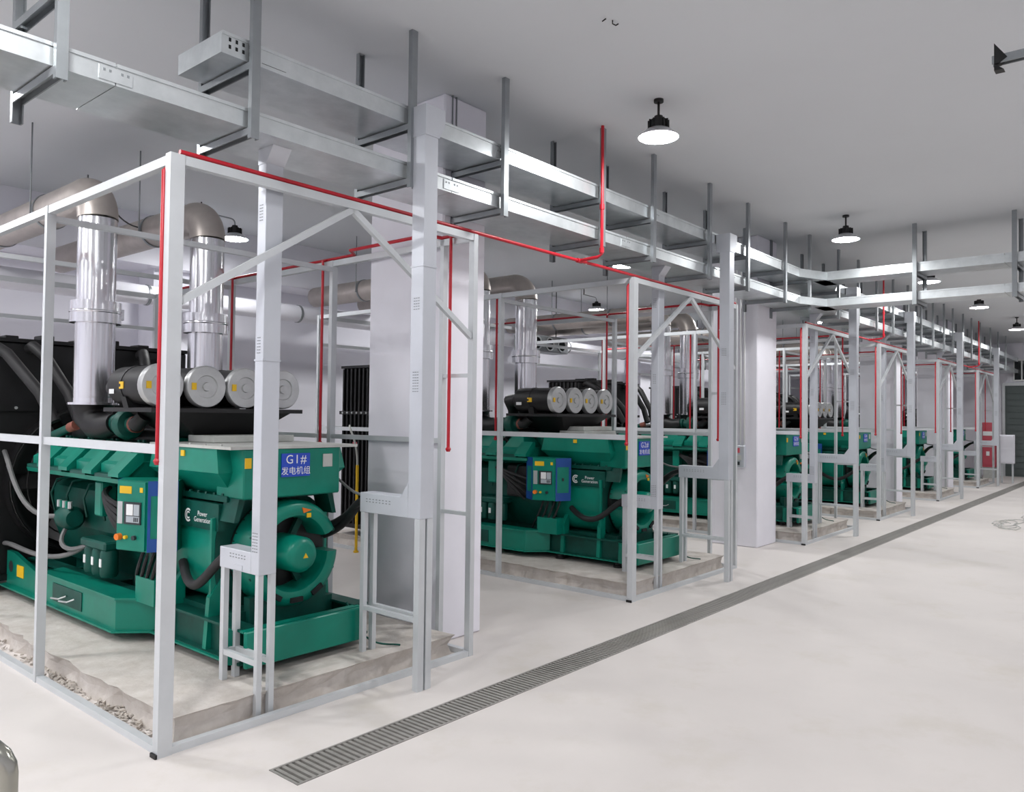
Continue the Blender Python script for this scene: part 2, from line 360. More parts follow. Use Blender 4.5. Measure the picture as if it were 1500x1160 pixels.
# ------------------------------------------------------------------ generators
CX = 1.05
def superellipse(cx, cz, a, b, n, seg=36):
    out = []
    for k in range(seg):
        t = 2*math.pi*k/seg; c, s_ = math.cos(t), math.sin(t)
        out.append((cx+a*abs(c)**(2/n)*(1 if c >= 0 else -1), cz+b*abs(s_)**(2/n)*(1 if s_ >= 0 else -1)))
    return out
def make_generator():
    g = thing('diesel_generator', (CX, 2.2, 0.13), 'green diesel generator with the sign G1# in the nearest cage', 'generator', 'green generators standing in a row')
    # ---- skid
    sk = MB()
    for a, b in ((0.60, 0.71), (1.39, 1.50)):
        sk.box(a, b, 0.36, 3.55, 0.19, 0.205); sk.box(a, b, 0.36, 3.55, 0.375, 0.39)
        sk.box(a+0.045 if a < 1 else a+0.045, a+0.065, 0.36, 3.55, 0.205, 0.375)
    for y in (0.9, 1.5, 2.2, 2.9, 3.5): sk.box(0.66, 1.44, y, y+0.06, 0.2, 0.37)
    sk.box(0.66, 1.44, 0.34, 3.55, 0.2, 0.215)
    skid = sk.build('skid', 'dgreen', g)
    MB().bbox(0.60, 1.42, 0.295, 0.325, 0.185, 0.385, 0.006, 1).build('front_plate', 'green', skid)
    MB().box(0.60, 1.42, 0.325, 0.38, 0.375, 0.387).build('front_flange', 'green', skid)
    for s_, x in ((-1, 0.60), (1, 1.46)):
        MB().lathe([(0.0, 0), (0.06, 0), (0.06, 0.19), (0.0, 0.19)], (x+0.02, 0.46, 0.19), seg=18).build('corner_tube', 'green', skid)
        MB().box(x-0.02, x+0.06, 0.5, 1.42, 0.19, 0.2).build('side_sill', 'green', skid)
    for x in (0.655, 1.445):
        for y in (0.55, 1.25, 1.95, 2.65, 3.35):
            mt = MB().lathe([(0.0, 0), (0.05, 0), (0.05, 0.02), (0.035, 0.025), (0.035, 0.045), (0.05, 0.05), (0.05, 0.06), (0, 0.06)], (x, y, 0.13), seg=14).build('vibration_mount', 'black', g)
    # ---- side boxes of the skid
    for s_ in (-1, 1):
        X = lambda x: CX+s_*(CX-x)*-1 if s_ < 0 else 2*CX-x
        X = (lambda x: x) if s_ < 0 else (lambda x: 2*CX-x)
        poly = [(X(.62), 1.36), (X(.44), 1.54), (X(.44), 2.72), (X(.47), 2.80), (X(.62), 2.80)]
        sb = MB().prism(poly, 'z', 0.2, 0.395).build('side_box', 'green', g)
        lidp = [(X(.60), 1.35), (X(.425), 1.525), (X(.425), 2.74), (X(.60), 2.82)]
        MB().prism(lidp, 'z', 0.395, 0.41).build('box_lid', 'green', sb)
        MB().prism([(X(.64), 1.31), (X(.415), 1.535), (X(.415), 3.6), (X(.64), 3.6)], 'z', 0.19, 0.202).build('bottom_flange', 'green', sb)
        a = X(.44) - (0.006 if s_ < 0 else -0.006)
        MB().box(min(a, X(.45)), max(a, X(.45)), 2.05, 2.55, 0.235, 0.36).build('access_recess', 'dgreen', sb)
        for yy in (2.16, 2.3):
            MB().tube([(X(.43), yy, .30), (X(.39), yy+.02, .285), (X(.385), yy+.14, .275)], 0.006, 6).build('pull_rod', 'cap', sb)
        gu = MB().prism([(2.85, .2), (3.6, .2), (3.6, .46), (3.45, .46), (2.95, .36), (2.85, .36)], 'x', X(.47), X(.50)).build('lifting_gusset', 'green', g)
        MB().lathe([(0.0, -.001), (0.045, -.001)], (X(.47)-(0.002 if s_ < 0 else -0.002), 3.5, .345), 'x', 18).build('lifting_hole', 'hole', gu)
        MB().box(min(X(.464), X(.469)), max(X(.464), X(.469)), 3.22, 3.36, .285, .375).build('warning_sticker', 'yellow', gu)
        MB().box(min(X(.5), X(.62)), max(X(.5), X(.62)), 2.82, 3.6, .2, .36).build('rear_box', 'dgreen', gu)
    # ---- alternator
    st = MB().prism(superellipse(CX, .745, .375, .335, 3.2, 40), 'y', .78, 1.34).build('alternator_body', 'green', g)
    for i, p in enumerate(st.data.polygons):
        if len(p.vertices) == 4: p.use_smooth = True
    for y in (.745, 1.33):
        MB().prism(superellipse(CX, .735, .39, .35, 3.0, 40), 'y', y, y+.035).build('body_flange', 'dgreen', st)
    MB().box(.68, 1.42, .66, 1.33, 1.06, 1.095).build('top_flange', 'dgreen', st)
    for k in range(7): MB().lathe([(0, .008), (.011, .008), (.011, -.01)], (.69, .72+k*.095, 1.10), seg=6).build('flange_bolt', 'dgreen', st)
    for s_ in (-1, 1):
        MB().prism([(CX+s_*.34, .2), (CX+s_*.34, .62), (CX+s_*.42, .5), (CX+s_*.44, .2)], 'y', .74, .78).build('foot_bracket', 'green', st)
        MB().prism([(CX+s_*.34, .2), (CX+s_*.34, .62), (CX+s_*.42, .5), (CX+s_*.44, .2)], 'y', 1.18, 1.22).build('foot_bracket', 'green', st)
    MB().box(.70, 1.40, .6, 1.3, .215, .42).build('body_base', 'dgreen', st)
    # makers mark on the drum
    lx = CX-.385
    MB().box(lx-.002, lx+.04, .72, 1.26, .885, 1.045).build('name_band', 'dgreen', st)
    lx -= .005
    lg = MB()
    for rr, r1, a0, a1 in ((.042, .030, 50, 310), (.024, .014, 40, 320)):
        n = 14
        pts = []
        for k in range(n+1):
            a = math.radians(a0+(a1-a0)*k/n); pts.append(((rr*math.cos(a)), rr*math.sin(a), r1*math.cos(a), r1*math.sin(a)))
        for k in range(n):
            p, q = pts[k], pts[k+1]
            lg.add([(lx, 1.07-p[0], .955+p[1]), (lx, 1.07-p[2], .955+p[3]), (lx, 1.07-q[2], .955+q[3]), (lx, 1.07-q[0], .955+q[1])], [(0, 1, 2, 3)])
    lg.build('emblem', 'white', st, fix=False)
    text('maker_lettering', 'Power\nGeneration', .043, 'white', st, lambda a, b: (lx, .90-a, .955+b), lines=.85)
    # hopper over the drum
    hp = MB()
    hp.frustum((.74, 1.36, .70, 1.36), 1.095, (.60, 1.50, .62, 1.47), 1.235)
    hp.frustum((.60, 1.50, .62, 1.47), 1.235, (.61, 1.49, .66, 1.44), 1.375)
    hop = hp.build('air_hopper', 'green', g)
    MB().box(.60, 1.50, .49, 1.47, 1.375, 1.392).build('hopper_lid', 'lid', hop)
    for y in (.62, .8, .98, 1.16, 1.34): MB().lathe([(0, .01), (.008, .01), (.008, 0)], (.615, y, 1.392), seg=6).build('lid_bolt', 'lid', hop)
    MB().box(.598, .606, 1.02, 1.06, 1.32, 1.355).build('warning_sticker', 'yellow', hop)
    tb = MB().bbox(.69, 1.37, .50, .80, 1.085, 1.378, .008, 1).build('terminal_box', 'green', g)
    sgn = MB().box(.935, 1.135, .492, .4995, 1.205, 1.345).build('sign_plate', 'sign', tb)
    text('sign_lettering', 'G1#', .075, 'white', sgn, lambda a, b: (1.035+a, .4905, 1.307+b), 1.15)
    text('sign_lettering', '发电机组', .052, 'white', sgn, lambda a, b: (1.035+a, .4905, 1.237+b))
    MB().box(1.235, 1.305, .494, .4995, 1.255, 1.335).build('rating_plate', 'lid', tb)
    MB().box(.695, .735, .494, .4995, 1.265, 1.325).build('warning_sticker', 'yellow', tb)
    for s_ in (-1, 1):
        MB().prism([(CX-.02+s_*.29, 1.085), (CX-.02+s_*.33, 1.085), (CX-.02+s_*.36, .95), (CX-.02+s_*.33, .95)], 'y', .56, .72).build('box_support', 'dgreen', tb)
    # end bell with bearing dome
    c = (CX+.02, 0, .73)
    rp_ = [(.325, .72), (.325, .565), (.315, .54), (.29, .52), (.255, .515), (.232, .525), (.222, .55), (.218, .72)]
    eb = MB().lathe([(.0, .70), (.23, .70), (.325, .70), (.325, .74), (.0, .74)], c, 'y', 44).build('end_bell', 'black', g)  # back plate coloured black to put the recess shade into it
    MB().arc_ring(rp_, c, 24, 172, 30).build('upper_ring', 'green', eb)
    MB().arc_ring(rp_, c, 190, 357, 34).build('lower_ring', 'green', eb)
    MB().lathe([(.0, .43), (.06, .433), (.092, .447), (.108, .475), (.112, .70)], c, 'y', 32).build('bearing_dome', 'green', eb)
    for a in (60, 130, 225, 300):
        a = math.radians(a); MB().bar((c[0]+.1*math.cos(a), .66, c[2]+.1*math.sin(a)), (c[0]+.225*math.cos(a), .66, c[2]+.225*math.sin(a)), .04, .03, up=(0, 1, 0)).build('bearing_arm', 'dgreen', eb)
    for k in range(3):
        a = math.radians(-58-32*k)
        m_ = MB(); ca, sa = math.cos(a), math.sin(a)
        p = Vector((c[0]+ca*.277, .519, c[2]+sa*.277)); t_ = Vector((-sa, 0, ca))
        m_.bar(p-t_*.042, p+t_*.042, .03, .034, up=(0, 1, 0)); m_.build('vent_slot', 'hole', eb)
    for k in range(8):
        a = math.radians(22+45*k)
        MB().lathe([(0, .545), (.012, .545), (.012, .57)], (c[0]+.312*math.cos(a), 0, c[2]+.312*math.sin(a)), 'y', 6).build('bell_bolt', 'dgreen', eb)
    MB().prism([(c[0]+.03, 1.01), (c[0]+.10, .99), (c[0]+.04, .975)], 'y', .511, .517).build('warning_sticker', 'orange', eb)
    MB().box(c[0]+.065, c[0]+.095, .511, .5175, .945, .972).build('warning_sticker', 'yellow', eb)
    MB().prism([(c[0]-.015, .715), (c[0]+.02, .715), (c[0]+.002, .745)], 'y', .427, .4305).build('warning_sticker', 'yellow', eb)
    for s_ in (-1, 1):
        MB().prism([(CX+s_*.28, .98), (CX+s_*.41, .96), (CX+s_*.41, .5), (CX+s_*.33, .5)], 'y', .75, .77).build('side_guard', 'green', eb)
    MB().box(.78, 1.32, .56, .62, .215, .5).build('bell_pedestal', 'dgreen', eb)
    # ---- control panel on the left flank
    pA, pB, pC, pD, pE = Vector((.385, 1.41, 0)), Vector((.455, 1.17, 0)), Vector((.605, 1.09, 0)), Vector((.74, 1.26, 0)), Vector((.50, 1.58, 0))
    cp = MB().prism([(p.x, p.y) for p in (pA, pB, pC, pD, pE)], 'z', .735, 1.165).build('control_panel', 'green', g)
    def face(a_, b_):
        t_ = (b_-a_).normalized(); n_ = Vector((t_.y, -t_.x, 0)); L_ = (b_-a_).length
        if n_.dot(a_-Vector((.58, 1.33, 0))) < 0: n_ = -n_
        def put(name, m_, u0, u1, z0, z1, d0, d1, parent=cp):
            vs_ = [(a_+t_*u*L_+n_*d_+Vector((0, 0, z))) for u in (u0, u1) for d_ in (d0, d1) for z in (z0, z1)]
            return MB().add(vs_, [(0, 1, 3, 2), (4, 6, 7, 5), (0, 4, 5, 1), (2, 3, 7, 6), (0, 2, 6, 4), (1, 5, 7, 3)]).build(name, m_, parent)
        return put
    dput, rput, lput = face(pA, pB), face(pB, pC), face(pE, pA)
    door = dput('panel_door', 'green', .03, .97, .742, 1.158, 0, .014)
    for put in (rput, lput):
        put('blue_band', 'blue', 0, 1, .735, .815, 0, .004); put('blue_band', 'blue', 0, 1, 1.075, 1.165, 0, .004)
        put('blue_edge', 'blue', .0, .1, .815, 1.075, 0, .003); put('blue_edge', 'blue', .86, 1, .815, 1.075, 0, .003)
    rput('panel_lock', 'bezel', .42, .52, .935, .965, 0, .012)
    dput('display_bezel', 'bezel', .30, .86, .90, 1.035, .014, .022, door)
    dput('display_screen', 'white', .40, .62, .955, 1.022, .022, .026, door)
    dput('keypad', 'screen', .40, .83, .912, .95, .022, .026, door); dput('keypad', 'screen', .65, .83, .955, 1.022, .022, .026, door)
    for k in range(3): dput('key', 'bezel', .66+.055*k, .69+.055*k, .918, .944, .026, .028, door)
    dput('side_display', 'cap', .07, .24, .90, 1.035, .014, .02, door)
    dput('warning_sticker', 'yellow', .12, .52, 1.085, 1.13, .014, .017, door); dput('warning_sticker', 'yellow', .80, .9, 1.095, 1.125, .014, .017, door)
    for nm, m_, u_, r_, h_ in (('stop_button', 'orange', .16, .02, .03), ('push_button', 'yellow', .38, .011, .018), ('key_switch', 'bezel', .66, .014, .018)):
        p_ = pA+(pB-pA)*u_; t_ = (pB-pA).normalized(); n_ = Vector((t_.y, -t_.x, 0))
        if n_.x > 0: n_ = -n_
        MB().tube([p_+n_*.012+Vector((0, 0, .82)), p_+n_*(.014+h_)+Vector((0, 0, .82))], r_, 14).build(nm, m_, door)
    MB().box(.52, .64, 1.2, 1.45, .39, .55).build('panel_bracket', 'green', cp)
    MB().bar((.56, 1.3, .55), (.56, 1.3, .74), .05).build('panel_post', 'dgreen', cp)
    for k in range(4):
        y = 1.18+.07*k
        MB().tube(bez((.55, y, .74), (.5, y, .6), (.52, y+.1, .5), (.62, y+.2, .42), 8), .011, 6).build('panel_cable', 'rubber', cp)
    # ---- engine
    bl = MB(); bl.prism([(.80, .42), (1.30, .42), (1.42, .72), (1.42, 1.0), (1.22, 1.12), (.88, 1.12), (.68, 1.0), (.68, .72)], 'y', 1.5, 3.25)
    blk = bl.build('engine_block', 'dgreen', g)
    MB().lathe([(.0, 1.34), (.36, 1.34), (.39, 1.37), (.39, 1.47), (.35, 1.51), (.0, 1.51)], (CX, 0, .72), 'y', 36).build('flywheel_housing', 'dgreen', g)
    MB().box(.84, 1.26, 1.5, 3.2, .235, .42).build('oil_sump', 'dgreen', blk)
    MB().bbox(.84, 1.26, 1.62, 3.15, 1.12, 1.42, .04, 2).build('intake_manifold', 'green', blk)
    for s_ in (-1, 1):
        X = (lambda x: x) if s_ < 0 else (lambda x: 2*CX-x)
        rl = MB().prism([(X(.47), 1.12), (X(.46), 1.15), (X(.80), 1.15), (X(.80), 1.06)], 'y', 1.55, 3.2).build('head_rail', 'green', g)
        for k in range(4):
            y0 = 1.58+k*.41
            rc = MB()
            rc.prism([(X(.50), 1.15), (X(.50), 1.235), (X(.53), 1.255), (X(.82), 1.255), (X(.82), 1.15)], 'y', y0, y0+.37)
            rc.frustum((min(X(.53), X(.82)), max(X(.53), X(.82)), y0+.06, y0+.35), 1.255, (min(X(.62), X(.78)), max(X(.62), X(.78)), y0+.15, y0+.29), 1.375)
            rco = rc.build('rocker_cover', 'green', g)
            MB().prism([(X(.44), 1.165), (X(.44), 1.19), (X(.56), 1.315), (X(.60), 1.315), (X(.60), 1.255), (X(.50), 1.165)], 'y', y0-.03, y0+.12).build('cover_visor', 'green', rco)
            MB().prism([(X(.46), 1.15), (X(.46), 1.175), (X(.50), 1.18), (X(.50), 1.15)], 'y', y0+.12, y0+.38).build('cover_lip', 'dgreen', rco)
            for yy in (.19, .26): MB().lathe([(0, .014), (.014, .014), (.014, -.01)], (X(.70), y0+yy-.005, 1.38), seg=6).build('cover_bolt', 'dgreen', rco)
            MB().tube([(X(.64), y0+.36, 1.30), (X(.60), y0+.40, 1.33), (X(.72), y0+.44, 1.36)], .022, 8).build('cover_hose', 'rubber', rco)
        em = MB().tube([(X(.80), 1.7, 1.40), (X(.76), 2.0, 1.42), (X(.74), 2.4, 1.44), (X(.76), 2.9, 1.42), (X(.80), 3.1, 1.40)], .055, 12).build('exhaust_manifold', 'black', g)
        tc_ = MB().lathe([(.0, -.10), (.05, -.10), (.055, -.06), (.095, -.05), (.11, -.01), (.10, .04), (.055, .06), (.05, .11), (.07, .12), (.07, .16), (.0, .16)], (X(.66), 1.92, 1.50), 'y', 22).build('turbocharger', 'dgreen', g)
        MB().tube([(X(.66), 1.83, 1.50), (X(.64), 1.74, 1.50), (X(.66), 1.68, 1.56)], .05, 12).build('compressor_inlet', 'rubber', tc_)
        MB().lathe([(.052, 0), (.058, 0), (.058, .03), (.052, .03)], (X(.66), 1.79, 1.50), 'y', 16).build('hose_clamp', 'rust', tc_)
        MB().tube([(X(.64), 2.08, 1.50), (X(.62), 2.2, 1.48), (X(.62), 2.32, 1.49), (X(.62), 2.40, 1.54), (X(.62), 2.40, 1.63)], [.07, .085, .105, .125, .14], 20).build('exhaust_elbow', 'black', tc_)
        MB().tube([(X(.56), 2.95, 1.40), (X(.60), 2.75, 1.46)], .032, 12).build('coolant_pipe', 'dgreen', em)
        MB().tube([(X(.60), 2.75, 1.46), (X(.615), 2.68, 1.48)], .038, 12).build('coolant_hose', 'rust', em)
        # flank machinery: filters, pumps, covers
        for k in range(3):
            fl = MB().lathe([(0, 0), (.05, 0), (.058, .02), (.058, .16), (.05, .18), (.0, .18)], (X(.58), 1.98+k*.13, .46), seg=18).build('oil_filter', 'dgreen', g)
            MB().box(min(X(.519), X(.526)), max(X(.519), X(.526)), 1.965+k*.13, 1.995+k*.13, .53, .585).build('filter_label', 'white', fl)
        MB().bbox(min(X(.52), X(.68)), max(X(.52), X(.68)), 1.92, 2.32, .64, .70, .012, 1).build('filter_head', 'dgreen', g)
        fp = MB().lathe([(0, 0), (.06, 0), (.085, .03), (.085, .15), (.05, .17), (.05, .26), (0, .26)], (X(.57), 2.55, .80), 'y', 20).build('fuel_pump', 'dgreen', g)
        for k in range(5): MB().lathe([(0, 0), (.016, 0), (.016, .05), (0, .05)], (X(.54), 2.56+k*.05, .875), seg=8).build('pump_fitting', 'green' if k % 2 else 'cap', fp)
        MB().bbox(min(X(.55), X(.66)), max(X(.55), X(.66)), 2.06, 2.17, .86, 1.1, .01, 1).build('water_outlet', 'green', g)
        MB().bbox(min(X(.60), X(.70)), max(X(.60), X(.70)), 1.56, 1.95, .72, 1.06, .03, 2).build('side_cover', 'rubber', g)
        for k in range(4):
            MB().tube(bez((X(.62), 2.08+.03*k, 1.06), (X(.50), 2.0-.02*k, 1.02), (X(.50), 1.8, .98-.05*k), (X(.60), 1.62+.02*k, .92-.07*k), 8), .018, 7).build('black_hose', 'rubber', g)
        MB().tube(bez((X(.56), 2.62, .76), (X(.46), 2.66, .60), (X(.46), 2.4, .56), (X(.56), 2.22, .66), 10), .016, 7).build('fuel_hose', 'greyhose', g)
        MB().tube(bez((X(.45), 3.6, .52), (X(.40), 3.2, .58), (X(.44), 2.7, .42), (X(.54), 2.32, .62), 14), .018, 8).build('drain_hose', 'greyhose', g)
        for k in range(5): MB().tube([(X(.70), 1.75+k*.3, 1.08), (X(.60), 1.78+k*.3, 1.06), (X(.57), 1.80+k*.3, .96), (X(.62), 1.86+k*.3, .82)], .010, 6).build('fuel_line', 'dgreen', g)
        MB().tube(bez((X(.40), 3.5, 1.26), (X(.34), 3.1, 1.10), (X(.34), 2.95, .72), (X(.56), 2.7, .82), 14), .018, 8).build('grey_hose', 'greyhose', g)
    # ---- air filters on their shelf
    sh = MB().box(.46, 1.54, 1.16, 1.84, 1.585, 1.612).build('filter_shelf', 'black', g)
    MB().frustum((.86, 1.24, 1.36, 1.8), 1.42, (.62, 1.48, 1.22, 1.82), 1.585).build('shelf_support', 'black', sh)
    for x in (.55, .84, 1.12, 1.41):
        af = MB().lathe([(.0, 1.78), (.07, 1.78), (.09, 1.74), (.128, 1.70), (.128, 1.24), (.0, 1.24)], (x, 0, 1.752), 'y', 30).build('air_filter', 'black', g)
        cpp = MB().lathe([(.137, 1.255), (.137, 1.215), (.13, 1.205), (.075, 1.203), (.07, 1.212), (.03, 1.212), (.026, 1.2), (.0, 1.2)], (x, 0, 1.752), 'y', 32).build('filter_cap', 'cap', af)
        MB().box(x-.105, x-.075, 1.197, 1.2025, 1.73, 1.775).build('warning_sticker', 'yellow', cpp)
        MB().prism([(x-.10, 1.612), (x+.10, 1.612), (x+.12, 1.68), (x-.12, 1.68)], 'y', 1.45, 1.52).build('filter_cradle', 'black', af)
        MB().lathe([(.1295, 1.5), (.132, 1.5), (.132, 1.53), (.1295, 1.53)], (x, 0, 1.752), 'y', 30).build('filter_strap', 'black', af)
        if x < .6:
            MB().box(x-.131, x-.128, 1.46, 1.52, 1.73, 1.775).build('warning_sticker', 'yellow', af)
            MB().box(x-.1285, x-.1265, 1.60, 1.67, 1.70, 1.73).build('filter_print', 'white', af)
        MB().tube([(x, 1.77, 1.752), (x, 1.86, 1.75), (x*.7+.3, 1.93, 1.66), (x*.6+.4, 1.96, 1.55)], [.07, .07, .06, .055], 12).build('intake_duct', 'black', af)
    # ---- radiator
    ra = MB().bbox(.16, 1.94, 3.62, 4.22, .22, 2.14, .012, 1).build('radiator', 'black', g)
    MB().box(.14, 1.96, 3.60, 4.24, 2.14, 2.17).build('top_rim', 'black', ra)
    MB().box(.13, 1.97, 3.59, 4.25, 1.58, 1.62).build('middle_rim', 'black', ra)
    MB().box(.13, 1.97, 3.59, 4.25, .22, .27).build('bottom_rim', 'black', ra)
    for k in range(8):
        MB().box(.13, .16, 3.64+k*.075, 3.665+k*.075, .27, 2.13).build('side_rib', 'black', ra)
    for k in range(7):
        MB().lathe([(0, -.012), (.012, -.012), (.012, 0)], (.13, 3.64+k*.09, 1.60), 'x', 8).build('rim_bolt', 'cap', ra)
        MB().lathe([(0, 3.58), (.012, 3.58), (.012, 3.60)], (.25+k*.25, 0, 1.605), 'y', 8).build('rim_bolt', 'cap', ra)
    MB().lathe([(.62, 3.62), (.62, 3.5), (.58, 3.5), (.58, 3.62)], (CX, 0, 1.0), 'y', 36).build('fan_shroud', 'black', ra)
    fg = MB()
    for rr in (.12, .24, .36, .48, .6):
        fg.lathe([(rr, 3.49), (rr+.006, 3.487), (rr+.012, 3.49), (rr+.006, 3.493), (rr, 3.49)], (CX, 0, 1.0), 'y', 32)
    fg.build('fan_guard', 'black', ra)
    for k in range(6):
        a = math.pi*k/3; MB().bar((CX+.05*math.cos(a), 3.55, 1+.05*math.sin(a)), (CX+.55*math.cos(a), 3.55, 1+.55*math.sin(a)), .03, .16, up=(math.sin(a), 1, -math.cos(a))).build('fan_blade', 'black', ra)
    MB().lathe([(0, 3.3), (.1, 3.3), (.1, 3.6), (0, 3.6)], (CX, 0, 1.0), 'y', 20).build('fan_hub', 'black', ra)
    for x in (.30, .60, 1.5, 1.8):
        MB().tube([(x, 3.70, 2.08), (x, 3.55, 2.11), (x+(CX-x)*.1, 3.42, 2.03), (x+(CX-x)*.3, 3.15, 1.72), (x+(CX-x)*.4, 3.05, 1.5)], .045, 12).build('coolant_hose', 'rubber', ra)
    for k in range(5):
        MB().bbox(.45+k*.27, .55+k*.27, 3.72, 3.9, 2.17, 2.2+.02*(k % 2), .006, 1).build('filler_cap', 'black', ra)
    MB().box(.128, .131, 3.9, 3.98, 1.2, 1.25).build('red_label', 'redbox', ra)
    return g
gen = make_generator()
# cage positions along the aisle
CAGES = [0.0, 4.10, 8.23, 11.48, 15.54, 19.62]
WHERE = ['nearest cage', 'second cage from the left', 'third cage from the left', 'fourth cage from the left', 'fifth cage from the left', 'farthest cage']
gens = [gen]
for k in range(1, 6):
    c = copy_thing(gen, (CAGES[k], 0, 0), 'green diesel generator standing in the %s' % WHERE[k])
    tb = [o for o in c.children if o.name.split('.')[0] == 'terminal_box'][0]
    sg = [o for o in tb.children if o.name.split('.')[0] == 'sign_plate'][0]
    old = [o for o in sg.children][0]
    first = sorted(sg.children, key=lambda o: o.name)
    for o in sg.children:
        zs = [v.co.z for v in o.data.vertices]
        if sum(zs)/len(zs)/S + 0.13 > 1.27: tgt = o
    bpy.data.objects.remove(tgt)
    sx = 1.035+CAGES[k]
    text('sign_lettering', 'G%d#' % (k+1), .075, 'white', sg, lambda a, b: (sx+a, .4905, 1.307+b), 1.15)
    gens.append(c)

# ------------------------------------------------------------------ concrete plinths with crumbled edges
def make_pad(x0, label, idx):
    rr = random.Random(20+idx); n = 26
    ring = []
    def edge(a, b, m, j):
        for k in range(m):
            t = k/m; ring.append((a[0]+(b[0]-a[0])*t+rr.uniform(-j, j), a[1]+(b[1]-a[1])*t+rr.uniform(-j, j)))
    edge((x0+.10, .09), (x0+1.98, .11), 24, .006); edge((x0+1.98, .11), (x0+1.98, 4.4), 26, .012)
    edge((x0+1.98, 4.4), (x0+.16, 4.4), 10, .01); edge((x0+.16, 4.4), (x0+.10, .09), 44, .022)
    cx, cy = x0+1.04, 2.2
    mb = MB(); N = len(ring); vs = []
    for sc_, z, j in ((1.012, 0, .01), (1.0, .07, .008), (.992, .112, .006), (.975, .13, .004)):
        for (x, y) in ring:
            dx, dy = x-cx, y-cy
            ox = math.copysign((sc_-1)*1.1, dx) if abs(dx) > .8 else 0; oy = math.copysign((sc_-1)*1.1, dy) if abs(dy) > 2.0 else 0
            vs.append((x+ox+rr.uniform(-j, j), y+oy+rr.uniform(-j, j), max(0, z+(rr.uniform(-j, j) if 0 < z < .125 else 0))))
    fs = [(i*N+k, i*N+(k+1) % N, (i+1)*N+(k+1) % N, (i+1)*N+k) for i in range(3) for k in range(N)] + [list(range(3*N, 4*N))]
    mb.add(vs, fs)
    return tag(mb.build('equipment_plinth', 'pad', origin=(cx, cy, 0)), label, 'plinth', 'concrete plinths under the generators')
for k, x in enumerate(CAGES): make_pad(x, 'rough low concrete plinth in the %s' % WHERE[k], k)
rb = MB(); rr = random.Random(3)
for k in range(260):
    t = rr.random()
    y = rr.choice([rr.gauss(.55, .22), rr.gauss(1.35, .15), rr.uniform(.15, 3.2)]); x = .075+rr.gauss(0, .022) + max(0, y)*.012
    if not .12 < y < 3.6: continue
    s_ = rr.uniform(.006, .022); z = rr.uniform(.001, .008)
    pts = [(x+rr.uniform(-s_, s_), y+rr.uniform(-s_, s_), z+rr.uniform(0, s_*1.3)) for _ in range(8)]
    bm = bmesh.new()
    for p in pts: bm.verts.new(p)
    bmesh.ops.convex_hull(bm, input=bm.verts); bm.verts.index_update()
    rb.add([v.co[:] for v in bm.verts], [[v.index for v in f_.verts] for f_ in bm.faces]); bm.free()
tag(rb.build('rubble', 'rubble', origin=(.08, 1.0, 0), fix=False), 'crumbs of broken concrete along the edge of the nearest plinth', 'rubble', kind='stuff')

# ------------------------------------------------------------------ steel cage frames
def make_cage():
    H, W, D = 2.8, 2.06, 4.5
    t = thing('steel_cage', (W/2, D/2, 0), 'white steel frame cage around the nearest generator', 'cage frame', 'steel cages around the generators')
    def post(x, y, a=.05, b=.05, z1=H): MB().box(x-a/2, x+a/2, y-b/2, y+b/2, 0, z1).build('post', 'steel', t)
    post(0, 0, .07, .05); MB().box(-.046, -.036, -.026, .026, .001, .02).build('foot_plate', 'black', t)
    for y in (1.52, 3.03, D): post(0, y, .05, .035)
    post(W, 0, .04, .045); post(W, .28, .04, .035)
    for y in (1.52, 3.03, D): post(W, y, .05, .04)
    def rail(n, a, b, wd=.04, h=.045): MB().bar(a, b, wd, h).build(n, 'steel', t)
    for x in (0, W): rail('top_rail', (x, .026, H-.0225), (x, D-.026, H-.0225))
    rail('top_rail', (.036, 0, H-.0225), (W-.021, 0, H-.0225)); rail('top_rail', (.026, D, H-.0225), (W-.026, D, H-.0225))
    for y in (1.52, 3.03): rail('cross_rail', (.02, y, H-.07), (W-.02, y, H-.07), .035, .035)
    rail('mid_rail', (0, .026, 1.41), (0, D-.026, 1.41), .03, .045)
    rail('mid_rail', (W, .30, 1.41), (W, D-.026, 1.41), .03, .035)
    rail('mid_rail', (.026, D, 2.44), (W-.026, D, 2.44), .03, .035); rail('mid_rail', (.026, D, 1.41), (W-.026, D, 1.41), .03, .035)
    for z in (.93, 1.855): rail('short_rail', (W, .022, z), (W, .262, z), .025, .025)
    rail('bottom_rail', (.036, 0, .0175), (W-.021, 0, .0175), .04, .035)
    for x in (0, W): rail('bottom_rail', (x, .026, .0175), (x, D-.026, .0175), .04, .035)
    rail('brace', (1.04, .0, H-.045), (.036, .0, 2.11), .03, .035); rail('brace', (1.04, .0, H-.045), (W-.02, .0, 2.11), .03, .035)
    return t
cage = make_cage()
for k in range(1, 6): copy_thing(cage, (CAGES[k], 0, 0), 'white steel frame cage, %s' % WHERE[k].replace('cage ', '').replace('farthest cage', 'farthest of the row'))

